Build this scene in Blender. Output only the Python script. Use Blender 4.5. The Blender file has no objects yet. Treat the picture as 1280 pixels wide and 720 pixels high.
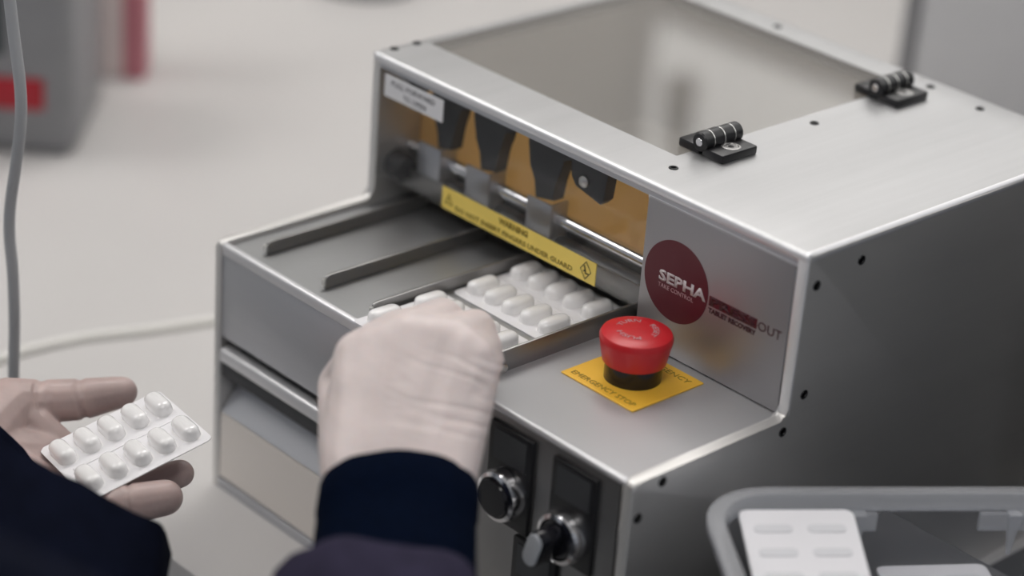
import bpy, bmesh, math, random
from mathutils import Vector, Matrix
random.seed(7)
PI = math.pi
S = bpy.context.scene
COL = S.collection

# ------------------------------------------------------------------ camera, world, light, exposure
F_PX = 2982.38
CAM = Vector((1.03655, -0.88798, 0.77030))
RT = Vector((0.67528, 0.73425, 0.06977))
UP = Vector((-0.36421, 0.24970, 0.89722))
FW = Vector((-0.64136, 0.63129, -0.43604))
cd = bpy.data.cameras.new('camera')
cam = bpy.data.objects.new('camera', cd)
COL.objects.link(cam)
cam.matrix_world = Matrix(((RT.x, UP.x, -FW.x, CAM.x), (RT.y, UP.y, -FW.y, CAM.y), (RT.z, UP.z, -FW.z, CAM.z), (0, 0, 0, 1)))
cd.sensor_width = 36.0
cd.lens = F_PX / 1280 * 36.0
cd.clip_start = 0.02
cd.dof.use_dof = True
cd.dof.focus_distance = 1.315
cd.dof.aperture_fstop = 2.8
S.camera = cam

w = bpy.data.worlds.new('world')
S.world = w
w.use_nodes = True
w.node_tree.nodes['Background'].inputs[0].default_value = (0.80, 0.84, 0.92, 1)
w.node_tree.nodes['Background'].inputs[1].default_value = 0.30
LAMP = 5.5        # ceiling lamp diffusers
WINDOW = 1.25      # daylight in the window
S.view_settings.view_transform = 'Standard'
S.view_settings.look = 'None'
S.view_settings.gamma = 1
S.view_settings.exposure = 0.22
S.view_settings.use_curve_mapping = False


def V(px, py, d):
    """real position of a point seen at a pixel of the 1280x720 frame, at depth d metres"""
    return CAM + (FW + RT * ((px - 640) / F_PX) - UP * ((py - 360) / F_PX)) * d


def on_y(px, py, yv):
    d = FW + RT * ((px - 640) / F_PX) - UP * ((py - 360) / F_PX)
    return CAM + d * ((yv - CAM.y) / d.y)


def on_z(px, py, zv):
    d = FW + RT * ((px - 640) / F_PX) - UP * ((py - 360) / F_PX)
    return CAM + d * ((zv - CAM.z) / d.z)



# ------------------------------------------------------------------ materials
def mat(name, col, rough=0.5, metal=0.0, var=0.0, vscale=30.0, bump=0.0, bscale=200.0, stretch=(1, 1, 1), rvar=0.0,
        sss=0.0, coat=0.0, emit=None, trans=0.0, spec=None):
    m = bpy.data.materials.new(name)
    m.use_nodes = True
    nt = m.node_tree
    b = nt.nodes['Principled BSDF']
    b.inputs['Base Color'].default_value = (*col, 1)
    b.inputs['Roughness'].default_value = rough
    b.inputs['Metallic'].default_value = metal
    if spec is not None:
        b.inputs['Specular IOR Level'].default_value = spec
    if sss:
        b.inputs['Subsurface Weight'].default_value = sss
        b.inputs['Subsurface Radius'].default_value = (0.006, 0.003, 0.002)
        b.inputs['Subsurface Scale'].default_value = 1.0
    if coat:
        b.inputs['Coat Weight'].default_value = coat
        b.inputs['Coat Roughness'].default_value = 0.08
    if trans:
        b.inputs['Transmission Weight'].default_value = trans
    if emit:
        b.inputs['Emission Color'].default_value = (*emit[0], 1)
        b.inputs['Emission Strength'].default_value = emit[1]
    if var or bump or rvar:
        tc = nt.nodes.new('ShaderNodeTexCoord')
        mp = nt.nodes.new('ShaderNodeMapping')
        mp.inputs['Scale'].default_value = stretch
        nt.links.new(tc.outputs['Object'], mp.inputs['Vector'])
    if var:
        n = nt.nodes.new('ShaderNodeTexNoise')
        n.inputs['Scale'].default_value = vscale
        n.inputs['Detail'].default_value = 5
        nt.links.new(mp.outputs[0], n.inputs['Vector'])
        r = nt.nodes.new('ShaderNodeMapRange')
        r.inputs['From Min'].default_value = 0.3
        r.inputs['From Max'].default_value = 0.7
        r.inputs['To Min'].default_value = 1 - var
        r.inputs['To Max'].default_value = 1 + var
        nt.links.new(n.outputs['Fac'], r.inputs['Value'])
        mx = nt.nodes.new('ShaderNodeMix')
        mx.data_type = 'RGBA'
        mx.blend_type = 'MULTIPLY'
        mx.inputs['Factor'].default_value = 1
        mx.inputs['A'].default_value = (*col, 1)
        nt.links.new(r.outputs[0], mx.inputs['B'])
        nt.links.new(mx.outputs['Result'], b.inputs['Base Color'])
    if bump or rvar:
        n = nt.nodes.new('ShaderNodeTexNoise')
        n.inputs['Scale'].default_value = bscale
        n.inputs['Detail'].default_value = 4
        nt.links.new(mp.outputs[0], n.inputs['Vector'])
        if bump:
            bp = nt.nodes.new('ShaderNodeBump')
            bp.inputs['Strength'].default_value = bump
            bp.inputs['Distance'].default_value = 0.001
            nt.links.new(n.outputs['Fac'], bp.inputs['Height'])
            nt.links.new(bp.outputs[0], b.inputs['Normal'])
        if rvar:
            r2 = nt.nodes.new('ShaderNodeMapRange')
            r2.inputs['To Min'].default_value = rough - rvar
            r2.inputs['To Max'].default_value = rough + rvar
            nt.links.new(n.outputs['Fac'], r2.inputs['Value'])
            nt.links.new(r2.outputs[0], b.inputs['Roughness'])
    return m


def clear_mat(name, tint, body, body_fac, rough=0.05, gloss=1.0):
    """clear plastic sheet: tinted see-through + a little milky body + Fresnel gloss"""
    m = bpy.data.materials.new(name)
    m.use_nodes = True
    nt = m.node_tree
    nt.nodes.clear()
    out = nt.nodes.new('ShaderNodeOutputMaterial')
    tr = nt.nodes.new('ShaderNodeBsdfTransparent')
    tr.inputs[0].default_value = (*tint, 1)
    df = nt.nodes.new('ShaderNodeBsdfDiffuse')
    df.inputs[0].default_value = (*body, 1)
    gl = nt.nodes.new('ShaderNodeBsdfGlossy')
    gl.inputs['Roughness'].default_value = rough
    m1 = nt.nodes.new('ShaderNodeMixShader')
    m1.inputs[0].default_value = body_fac
    nt.links.new(tr.outputs[0], m1.inputs[1])
    nt.links.new(df.outputs[0], m1.inputs[2])
    fr = nt.nodes.new('ShaderNodeFresnel')
    fr.inputs[0].default_value = 1.49
    mu = nt.nodes.new('ShaderNodeMath')
    mu.operation = 'MULTIPLY'
    mu.inputs[1].default_value = gloss
    ge = nt.nodes.new('ShaderNodeNewGeometry')
    iv = nt.nodes.new('ShaderNodeMath')
    iv.operation = 'SUBTRACT'
    iv.inputs[0].default_value = 1.0
    nt.links.new(ge.outputs['Backfacing'], iv.inputs[1])
    mf = nt.nodes.new('ShaderNodeMath')
    mf.operation = 'MULTIPLY'
    nt.links.new(fr.outputs[0], mf.inputs[0])
    nt.links.new(iv.outputs[0], mf.inputs[1])
    nt.links.new(mf.outputs[0], mu.inputs[0])
    m2 = nt.nodes.new('ShaderNodeMixShader')
    nt.links.new(mu.outputs[0], m2.inputs[0])
    nt.links.new(m1.outputs[0], m2.inputs[1])
    nt.links.new(gl.outputs[0], m2.inputs[2])
    nt.links.new(m2.outputs[0], out.inputs[0])
    return m


M = {}
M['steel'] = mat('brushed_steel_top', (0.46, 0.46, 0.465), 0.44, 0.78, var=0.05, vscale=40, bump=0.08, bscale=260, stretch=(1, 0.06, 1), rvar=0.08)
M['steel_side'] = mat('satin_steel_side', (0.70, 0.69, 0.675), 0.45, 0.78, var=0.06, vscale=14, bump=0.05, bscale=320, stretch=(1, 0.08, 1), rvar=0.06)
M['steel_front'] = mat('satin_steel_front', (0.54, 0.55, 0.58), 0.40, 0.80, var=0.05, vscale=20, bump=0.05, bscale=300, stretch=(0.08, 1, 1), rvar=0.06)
M['steel_edge'] = mat('polished_steel_edge', (0.74, 0.74, 0.76), 0.42, 0.65)
M['bright_edge'] = mat('bright_aluminium_edge', (0.85, 0.85, 0.86), 0.5, 0.6)
M['handle_grey'] = mat('pale_grey_handle', (0.45, 0.47, 0.50), 0.35)
M['steel_dark'] = mat('dull_steel', (0.33, 0.325, 0.32), 0.42, 0.95, var=0.08, vscale=25, bump=0.04, bscale=300, stretch=(1, 0.1, 1))
M['steel_tray'] = mat('tray_steel', (0.43, 0.435, 0.44), 0.42, 0.92, var=0.06, vscale=18, bump=0.04, bscale=260, stretch=(1, 0.08, 1))
M['drawer_reflection'] = mat('beige_drawer_reflection', (0.80, 0.75, 0.70), 0.45, 0.15)  # beige reflection of the worktop put into the drawer's own colour
M['control_top'] = mat('painted_grey_top', (0.50, 0.50, 0.51), 0.36, 0.5, var=0.03, vscale=15)
M['label_plate'] = mat('satin_label_plate', (0.42, 0.41, 0.42), 0.46, 0.85, var=0.03, vscale=12)
M['black'] = mat('black_plastic', (0.012, 0.012, 0.014), 0.38, var=0.1, vscale=90)
M['black_gloss'] = mat('black_gloss_plastic', (0.008, 0.008, 0.012), 0.16)
M['charcoal'] = mat('charcoal_plate', (0.035, 0.037, 0.042), 0.34)
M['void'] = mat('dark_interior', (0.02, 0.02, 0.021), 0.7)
M['inside'] = mat('inside_grey', (0.72, 0.72, 0.70), 0.5, 0.2, var=0.06)
M['amber'] = mat('amber_backboard', (0.90, 0.58, 0.24), 0.55, var=0.10, vscale=9)
nt_ = M['amber'].node_tree
pb_ = nt_.nodes['Principled BSDF']
tl_ = nt_.nodes.new('ShaderNodeBsdfTranslucent')
tl_.inputs[0].default_value = (1.0, 0.78, 0.44, 1)
mx_ = nt_.nodes.new('ShaderNodeMixShader')
mx_.inputs[0].default_value = 0.82
nt_.links.new(pb_.outputs[0], mx_.inputs[1])
nt_.links.new(tl_.outputs[0], mx_.inputs[2])
nt_.links.new(mx_.outputs[0], nt_.nodes['Material Output'].inputs[0])
M['hook'] = mat('slate_plastic', (0.016, 0.019, 0.024), 0.45)
M['chrome'] = mat('chrome', (0.80, 0.80, 0.82), 0.16, 1.0)
M['screw'] = mat('black_oxide_screw', (0.02, 0.02, 0.022), 0.35, 0.6)
M['zinc'] = mat('zinc_screw', (0.70, 0.70, 0.68), 0.28, 1.0)
M['red'] = mat('red_plastic', (0.56, 0.015, 0.022), 0.34, var=0.03)
M['yellow'] = mat('yellow_sticker', (0.90, 0.68, 0.15), 0.45, var=0.04)
M['amber_plate'] = mat('amber_yellow_plate', (0.86, 0.50, 0.05), 0.45, var=0.04)
M['ink'] = mat('black_ink', (0.02, 0.018, 0.012), 0.6)
M['ink_soft'] = mat('worn_ink', (0.26, 0.18, 0.02), 0.6)
M['maroon'] = mat('maroon_print', (0.095, 0.006, 0.015), 0.42)
M['maroon_dark'] = mat('dark_maroon_print', (0.05, 0.004, 0.010), 0.45)
M['print_white'] = mat('white_print', (0.58, 0.53, 0.54), 0.5)
M['print_pink'] = mat('pale_print', (0.50, 0.32, 0.34), 0.5)
M['white_label'] = mat('white_label', (0.74, 0.74, 0.76), 0.5)
M['grey_ink'] = mat('grey_ink', (0.08, 0.08, 0.09), 0.6)
M['lid'] = clear_mat('smoked_clear_lid', (0.92, 0.91, 0.89), (0.48, 0.46, 0.44), 0.27, 0.04, 1.0)
M['guard'] = clear_mat('clear_guard', (0.95, 0.95, 0.95), (0.6, 0.6, 0.6), 0.012, 0.03, 1.0)
M['bin'] = clear_mat('clear_bin_plastic', (0.95, 0.955, 0.965), (0.75, 0.77, 0.82), 0.045, 0.12, 0.8)
M['bin_rim'] = clear_mat('milky_bin_rim', (0.86, 0.87, 0.89), (0.80, 0.81, 0.84), 0.30, 0.15, 0.8)
M['card'] = mat('white_blister_film', (0.86, 0.85, 0.87), 0.26, coat=0.3, sss=0.0)
M['pocket'] = mat('white_blister_pocket', (0.90, 0.89, 0.89), 0.16, coat=0.6)
M['foil'] = mat('white_foil_backing', (0.82, 0.81, 0.84), 0.36)
M['foil_mark'] = mat('grey_foil_emboss', (0.70, 0.70, 0.73), 0.4)
M['glove'] = mat('pale_latex_glove', (0.69, 0.60, 0.585), 0.46, var=0.07, vscale=45, sss=0.12, bump=0.35, bscale=60, stretch=(1, 1.0, 3.2))
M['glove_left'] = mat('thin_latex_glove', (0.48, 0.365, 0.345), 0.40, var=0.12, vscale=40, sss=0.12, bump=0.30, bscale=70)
M['skin'] = mat('skin', (0.55, 0.36, 0.29), 0.5, sss=0.1)
M['hair'] = mat('brown_hair', (0.05, 0.03, 0.02), 0.6)
M['eye'] = mat('eye', (0.7, 0.7, 0.7), 0.2)
M['navy'] = mat('navy_jacket', (0.0040, 0.0055, 0.0140), 0.9, var=0.2, vscale=60, bump=0.3, bscale=90, spec=0.04)
M['navy_outer'] = mat('navy_outer_sleeve', (0.027, 0.0235, 0.046), 0.9, var=0.2, vscale=60, bump=0.3, bscale=90, spec=0.1)
M['cuff'] = mat('navy_knit_cuff', (0.0010, 0.0034, 0.0120), 0.9, var=0.15, vscale=200, bump=0.2, bscale=400, spec=0.03)
M['trouser'] = mat('dark_trousers', (0.02, 0.02, 0.03), 0.9)
M['table'] = mat('warm_white_laminate', (0.545, 0.530, 0.522), 0.42, var=0.02, vscale=6)
M['table_leg'] = mat('grey_table_leg', (0.35, 0.35, 0.36), 0.4, 0.6)
M['wall'] = mat('grey_wall_paint', (0.60, 0.59, 0.57), 0.8, var=0.02, vscale=4)
M['floor'] = mat('grey_vinyl_floor', (0.30, 0.30, 0.30), 0.5, var=0.05, vscale=3)
M['ceil'] = mat('white_ceiling', (0.75, 0.75, 0.74), 0.9)
M['lamp'] = mat('lamp_diffuser', (0.9, 0.9, 0.9), 0.5, emit=((1.0, 0.97, 0.94), LAMP))
M['daylight'] = mat('frosted_window_daylight', (0.8, 0.8, 0.8), 0.4, emit=((1.0, 0.985, 0.96), WINDOW))
M['frame'] = mat('window_frame_grey', (0.45, 0.45, 0.45), 0.5)
M['case_grey'] = mat('grey_case_plastic', (0.25, 0.25, 0.26), 0.5, var=0.05)
M['case_dark'] = mat('dark_case_lid', (0.03, 0.045, 0.05), 0.5)
M['case_red'] = mat('red_case_label', (0.40, 0.012, 0.025), 0.5)
M['carton'] = mat('pale_pink_carton', (0.80, 0.70, 0.68), 0.7)
M['carton_red'] = mat('rose_red_stripe', (0.55, 0.20, 0.24), 0.6)
M['cabinet'] = mat('light_grey_cabinet', (0.66, 0.66, 0.67), 0.5, var=0.02)
M['cabinet_edge'] = mat('dark_grey_edge', (0.30, 0.30, 0.31), 0.5)
M['cable'] = mat('grey_cable', (0.40, 0.41, 0.425), 0.5)
M['shadow_band_pale'] = mat('pale_grey_shadow_band', (0.72, 0.71, 0.68), 0.6)
M['pad'] = mat('slate_pad', (0.08, 0.09, 0.11), 0.6)
M['riser'] = mat('grey_added_riser', (0.09, 0.09, 0.095), 0.6)
M['dark_blocker'] = mat('black_reflection_blocker', (0.010, 0.011, 0.014), 0.6)
M['pendant'] = mat('dark_pendant_metal', (0.03, 0.03, 0.03), 0.5)


# ------------------------------------------------------------------ object helpers
def link(o, parent=None):
    COL.objects.link(o)
    if parent is not None:
        o.parent = parent
    return o


def thing(name, label, cat, loc=(0, 0, 0), rot=None, group=None):
    o = bpy.data.objects.new(name, None)
    o.empty_display_size = 0.02
    o.location = loc
    if rot is not None:
        o.rotation_euler = rot
    link(o)
    tag(o, label, cat, group)
    return o


def tag(o, label=None, cat=None, group=None):
    if label:
        o['label'] = label
    if cat:
        o['category'] = cat
    if group:
        o['group'] = group
    return o


def obj(name, bm, m, parent=None, smooth=True, label=None):
    """one mesh object; its vertices are given in the parent's space"""
    me = bpy.data.meshes.new(name)
    bmesh.ops.recalc_face_normals(bm, faces=bm.faces)
    bm.to_mesh(me)
    bm.free()
    for mm in (m if isinstance(m, (list, tuple)) else [m]):
        me.materials.append(mm)
    if smooth:
        me.polygons.foreach_set('use_smooth', [True] * len(me.polygons))
        me.set_sharp_from_angle(angle=math.radians(35))
    o = bpy.data.objects.new(name, me)
    link(o, parent)
    if label:
        o['label'] = label
    return o


def struct(name, bm, m, parent=None):
    o = obj(name, bm, m, parent)
    if parent is None:
        o['kind'] = 'structure'
    return o


def box(x0, x1, y0, y1, z0, z1, bev=0.0, seg=2, bm=None, mi=0):
    bm = bm or bmesh.new()
    r = bmesh.ops.create_cube(bm, size=1.0)
    vs = r['verts']
    bmesh.ops.scale(bm, vec=(x1 - x0, y1 - y0, z1 - z0), verts=vs)
    bmesh.ops.translate(bm, vec=((x0 + x1) / 2, (y0 + y1) / 2, (z0 + z1) / 2), verts=vs)
    if bev:
        es = list({e for v in vs for e in v.link_edges})
        bmesh.ops.bevel(bm, geom=es, offset=bev, segments=seg, affect='EDGES', profile=0.5)
    return bm


def prism(pts, axis, a0, a1, bev=0.0, seg=2, bm=None):
    """extrude a 2-D outline along an axis ('x': pts are (y,z); 'y': (x,z); 'z': (x,y))"""
    bm = bm or bmesh.new()

    def P(p, a):
        return {'x': (a, p[0], p[1]), 'y': (p[0], a, p[1]), 'z': (p[0], p[1], a)}[axis]
    lo = [bm.verts.new(P(p, a0)) for p in pts]
    hi = [bm.verts.new(P(p, a1)) for p in pts]
    n = len(pts)
    fs = [bm.faces.new(lo[::-1]), bm.faces.new(hi)]
    for i in range(n):
        fs.append(bm.faces.new((lo[i], lo[(i + 1) % n], hi[(i + 1) % n], hi[i])))
    if bev:
        es = list({e for f in fs[:2] for e in f.edges})
        bmesh.ops.bevel(bm, geom=es, offset=bev, segments=seg, affect='EDGES', profile=0.5)
    return bm


def frame_of(d):
    d = Vector(d).normalized()
    a = Vector((0, 0, 1)) if abs(d.z) < 0.9 else Vector((1, 0, 0))
    u = a.cross(d).normalized()
    return u, d.cross(u).normalized(), d


def lathe(prof, center=(0, 0, 0), axis=(0, 0, 1), n=32, bm=None):
    """profile of (radius, height) turned about an axis"""
    bm = bm or bmesh.new()
    u, v, d = frame_of(axis)
    c = Vector(center)
    rings = []
    for r, h in prof:
        if r < 1e-7:
            rings.append([bm.verts.new(c + d * h)])
        else:
            rings.append([bm.verts.new(c + d * h + (u * math.cos(2 * PI * i / n) + v * math.sin(2 * PI * i / n)) * r) for i in range(n)])
    for A, B in zip(rings, rings[1:]):
        for i in range(n):
            j = (i + 1) % n
            if len(A) == 1 and len(B) == 1:
                continue
            if len(A) == 1:
                bm.faces.new((A[0], B[i], B[j]))
            elif len(B) == 1:
                bm.faces.new((A[i], B[0], A[j]))
            else:
                bm.faces.new((A[i], B[i], B[j], A[j]))
    for R in (rings[0], rings[-1]):
        if len(R) > 1:
            bm.faces.new(R)
    return bm


def cyl(r, p0, p1, n=24, bev=0.0, bm=None):
    p0 = Vector(p0)
    p1 = Vector(p1)
    L = (p1 - p0).length
    b = bev or min(r, L) * 0.08
    return lathe([(0, 0), (r - b, 0), (r, b), (r, L - b), (r - b, L), (0, L)], p0, p1 - p0, n, bm)


def tube(pts, r, n=12, bm=None):
    """round tube along a smooth path"""
    bm = bm or bmesh.new()
    P = [Vector(p) for p in pts]
    C = []
    for i in range(len(P) - 1):
        a, b, c, d = P[max(i - 1, 0)], P[i], P[i + 1], P[min(i + 2, len(P) - 1)]
        for k in range(6):
            t = k / 6
            C.append(0.5 * ((2 * b) + (c - a) * t + (2 * a - 5 * b + 4 * c - d) * t * t + (3 * b - a - 3 * c + d) * t ** 3))
    C.append(P[-1])
    rings = []
    u = None
    for i, p in enumerate(C):
        d = (C[min(i + 1, len(C) - 1)] - C[max(i - 1, 0)]).normalized()
        if u is None:
            u = frame_of(d)[0]
        u = (u - d * u.dot(d)).normalized()
        v = d.cross(u)
        rings.append([bm.verts.new(p + (u * math.cos(2 * PI * k / n) + v * math.sin(2 * PI * k / n)) * r) for k in range(n)])
    for A, B in zip(rings, rings[1:]):
        for i in range(n):
            bm.faces.new((A[i], A[(i + 1) % n], B[(i + 1) % n], B[i]))
    bm.faces.new(rings[0])
    bm.faces.new(rings[-1])
    return bm


def loft(rings, n=40, wall=0.0025, cap_end=True):
    """cloth tube through rings (center, a, b); the first ring is an open mouth with a turned-in hem"""
    bm = bmesh.new()
    R = []
    c, a, b = rings[0]
    c2, _, _ = rings[1]
    inn = (c2 - c).normalized() * 0.02
    seq = [(c + inn, a * 0.93, b * 0.93), (c, a * 0.955, b * 0.955)] + list(rings)
    for (c, a, b) in seq:
        R.append([bm.verts.new(c + a * math.cos(2 * PI * i / n) + b * math.sin(2 * PI * i / n)) for i in range(n)])
    for A, B in zip(R, R[1:]):
        for i in range(n):
            bm.faces.new((A[i], A[(i + 1) % n], B[(i + 1) % n], B[i]))
    if cap_end:
        bm.faces.new(R[-1])
    return bm


def text(name, body, size, origin, ux, uy, m, parent, width=None, depth=0.00012, arc=None, bold=0.0, label=None):
    """flat lettering: ux runs along the line, uy up the letters; arc bends it round a circle"""
    cu = bpy.data.curves.new(name, 'FONT')
    cu.body = body
    cu.size = size
    cu.align_x = 'LEFT'
    cu.offset = bold
    cu.resolution_u = 2
    to = bpy.data.objects.new(name, cu)
    COL.objects.link(to)
    dg = bpy.context.evaluated_depsgraph_get()
    me0 = to.evaluated_get(dg).to_mesh()
    bm = bmesh.new()
    bm.from_mesh(me0)
    to.evaluated_get(dg).to_mesh_clear()
    bpy.data.objects.remove(to)
    bpy.data.curves.remove(cu)
    xs = [v.co.x for v in bm.verts]
    x0, x1 = min(xs), max(xs)
    k = width / (x1 - x0) if width else 1.0
    ux = Vector(ux)
    uy = Vector(uy)
    nz = ux.cross(uy)
    for v in bm.verts:
        x, y = (v.co.x - x0) * k, v.co.y
        if arc:
            r, th = arc
            an = th - (x - (x1 - x0) * k / 2) / r
            x, y = (r + y) * math.cos(an), (r + y) * math.sin(an)
        v.co = Vector(origin) + ux * x + uy * y + nz * depth
    ex = bmesh.ops.extrude_face_region(bm, geom=list(bm.faces))
    bmesh.ops.translate(bm, vec=-nz * depth, verts=[g for g in ex['geom'] if isinstance(g, bmesh.types.BMVert)])
    return obj(name, bm, m, parent, smooth=False, label=label)


def stadium(L, Wd, n=6):
    r = Wd / 2
    h = L / 2 - r
    pts = []
    for k in range(n + 1):
        a = PI * k / n
        pts.append((r * math.cos(a), h + r * math.sin(a)))
    for k in range(n + 1):
        a = PI + PI * k / n
        pts.append((r * math.cos(a), -h + r * math.sin(a)))
    return pts


def clone(root, loc=None, rot=None, label=None, group=None):
    def cp(o, parent):
        c = o.copy()
        COL.objects.link(c)
        c.parent = parent
        for ch in list(o.children):
            cp(ch, c)
        return c
    r = cp(root, None)
    if loc is not None:
        r.location = loc
    if rot is not None:
        r.rotation_euler = rot
    if label:
        r['label'] = label
    if group:
        r['group'] = group
    return r


def pill(p0, r0, p1, r1, bm, n=14, m=5):
    """tapered capsule between two joints (tangent round cone)"""
    p0, p1 = Vector(p0), Vector(p1)
    L = (p1 - p0).length
    if L <= abs(r0 - r1) + 1e-6:
        p, r = (p0, r0) if r0 > r1 else (p1, r1)
        bmesh.ops.create_icosphere(bm, subdivisions=2, radius=r, matrix=Matrix.Translation(p))
        return
    al = math.asin((r0 - r1) / L)          # tilt of the tangent line
    prof = [(0, -r0)]
    for k in range(1, m + 1):
        t = -PI / 2 + (PI / 2 + al) * k / m
        prof.append((r0 * math.cos(t), r0 * math.sin(t)))
    for k in range(0, m):
        t = al + (PI / 2 - al) * k / m
        prof.append((r1 * math.cos(t), L + r1 * math.sin(t)))
    prof.append((0, L + r1))
    lathe(prof, p0, p1 - p0, n, bm)


def blob(c, rad, bm, rot=None, sub=3):
    M4 = Matrix.Translation(Vector(c)) @ (rot.to_4x4() if rot else Matrix()) @ Matrix.Diagonal((*rad, 1))
    bmesh.ops.create_icosphere(bm, subdivisions=sub, radius=1.0, matrix=M4)


def flesh(name, bm, voxel, smooth, m, parent, label=None, post=None):
    """fuse overlapping solids into one continuous smooth surface"""
    me = bpy.data.meshes.new(name + '_raw')
    bmesh.ops.recalc_face_normals(bm, faces=bm.faces)
    bm.to_mesh(me)
    bm.free()
    t = bpy.data.objects.new(name + '_raw', me)
    COL.objects.link(t)
    md = t.modifiers.new('r', 'REMESH')
    md.mode = 'VOXEL'
    md.voxel_size = voxel
    sm = t.modifiers.new('s', 'SMOOTH')
    sm.factor = 0.5
    sm.iterations = smooth
    dg = bpy.context.evaluated_depsgraph_get()
    out = bpy.data.meshes.new_from_object(t.evaluated_get(dg))
    bpy.data.objects.remove(t)
    bpy.data.meshes.remove(me)
    out.name = name
    if post:
        post(out)
    out.materials.clear()
    out.materials.append(m)
    out.polygons.foreach_set('use_smooth', [True] * len(out.polygons))
    o = bpy.data.objects.new(name, out)
    link(o, parent)
    if label:
        o['label'] = label
    return o


Z_ = (0, 0, 1)
# ------------------------------------------------------------------ the room
ZF = -0.90
struct('floor', box(-2.4, 2.4, -2.4, 1.62, ZF - 0.1, ZF), M['floor'])
struct('wall_back', box(-2.4, 2.4, 1.52, 1.62, ZF, 1.80), M['wall'])
struct('wall_left', box(-2.5, -2.4, -2.4, 1.62, ZF, 1.80), M['wall'])
struct('ceiling', box(-2.5, 2.4, -2.4, 1.62, 1.80, 1.90), M['ceil'])
struct('baseboard_back', box(-2.4, 2.4, 1.505, 1.52, ZF, ZF + 0.1, 0.003), M['frame'])
win = struct('window_1', box(-1.135, 1.60, 1.500, 1.5195, 0.872, 1.70), M['daylight'])  # right pane widened, unseen, to put glints on the steel edges
fb = box(-1.175, -1.135, 1.485, 1.5195, 0.832, 1.74, 0.003)
for b4 in ((1.60, 1.64, 0.832, 1.74), (0.20, 0.23, 0.872, 1.70), (-1.135, 1.60, 1.70, 1.74), (-1.135, 1.60, 0.832, 0.872)):
    box(b4[0], b4[1], 1.485, 1.5195, b4[2], b4[3], 0.003, bm=fb)
struct('window_frame', fb, M['frame'], win)

for i, (x, y, lx, ly, lab) in enumerate(((-0.55, 0.55, 0.30, 0.60, 'long white ceiling light panel above the back left of the worktop'),
                                         (-1.30, -0.80, 0.35, 0.60, 'long white ceiling light panel at the front left, beyond the worktop end'),
                                         (0.85, -1.05, 0.30, 0.50, 'long white ceiling light panel above and behind the camera side of the worktop'))):
    t = thing('ceiling_light', lab, 'light', (x, y, 1.80), group='ceiling light panels')
    f = box(-lx - 0.03, -lx, -ly - 0.03, ly + 0.03, -0.05, -0.0, 0.002)
    box(lx, lx + 0.03, -ly - 0.03, ly + 0.03, -0.05, -0.0, 0.002, bm=f)
    box(-lx, lx, -ly - 0.03, -ly, -0.05, -0.0, 0.002, bm=f)
    box(-lx, lx, ly, ly + 0.03, -0.05, -0.0, 0.002, bm=f)
    obj('housing', f, M['ceil'], t)
    obj('diffuser', box(-lx, lx, -ly, ly, -0.045, -0.035), M['lamp'], t)

pn = thing('pendant_lamp', 'dark pendant lamp hanging before the back window, mirrored in the clear lid', 'lamp', (-0.955, 1.36, 1.80))
obj('cord', cyl(0.003, (0, 0, -0.80), (0, 0, 0), 10), M['pendant'], pn)
obj('lamp_shade', lathe([(0.007, -0.79), (0.013, -0.81), (0.022, -0.88), (0.024, -0.92), (0.021, -0.92), (0.012, -0.82), (0.0, -0.80)], (0, 0, 0), Z_, 28), M['pendant'], pn)

# ------------------------------------------------------------------ the worktop
tb = thing('worktop', 'wide warm white worktop carrying the steel machine and everything round it', 'worktop', (0, 0, ZF))
TH = -ZF
obj('table_top', box(-1.7, 1.35, -0.187, 1.44, TH - 0.03, TH, 0.003), M['table'], tb)
for x in (-1.6, 1.25):
    for y in (-0.12, 1.36):
        obj('leg', box(x - 0.025, x + 0.025, y - 0.025, y + 0.025, 0, TH - 0.03, 0.003), M['table_leg'], tb)

# ------------------------------------------------------------------ the machine (its local axes: x along the front, y back, z up)
ZS, ZT, D, W, YB = 0.1671, 0.2631, 0.1165, 0.350, 0.262
mach = thing('deblistering_machine', 'brushed steel stepped deblistering machine with clear lid and red stop button', 'machine')


def rounded(poly, rad):
    """round chosen corners of a 2-D outline: list of (x, y, r)"""
    out = []
    n = len(poly)
    for i, (x, y) in enumerate(poly):
        r = rad.get(i, 0)
        if not r:
            out.append((x, y))
            continue
        p = Vector((x, y))
        a = (Vector(poly[i - 1]) - p).normalized()
        b = (Vector(poly[(i + 1) % n]) - p).normalized()
        for k in range(7):
            t = k / 6
            q = (1 - t) ** 2 * (p + a * r) + 2 * t * (1 - t) * p + t * t * (p + b * r)
            out.append((q.x, q.y))
    return out


side = [(-D, 0.0), (YB, 0.0), (YB, ZT), (0.0, ZT), (0.0, ZS), (-D, ZS)]
side = [(y, z - 0.0013 if z > 0.2 else z) for y, z in side]
prof = rounded(side, {3: 0.0015, 4: 0.006, 5: 0.004})
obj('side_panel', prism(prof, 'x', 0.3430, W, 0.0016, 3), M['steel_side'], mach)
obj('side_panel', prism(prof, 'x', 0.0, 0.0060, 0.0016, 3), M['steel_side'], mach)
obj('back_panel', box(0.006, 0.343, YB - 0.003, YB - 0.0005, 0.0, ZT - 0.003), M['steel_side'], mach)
obj('bottom_panel', box(0.006, 0.343, -D + 0.004, YB - 0.003, 0.0005, 0.004), M['steel_dark'], mach)


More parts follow.
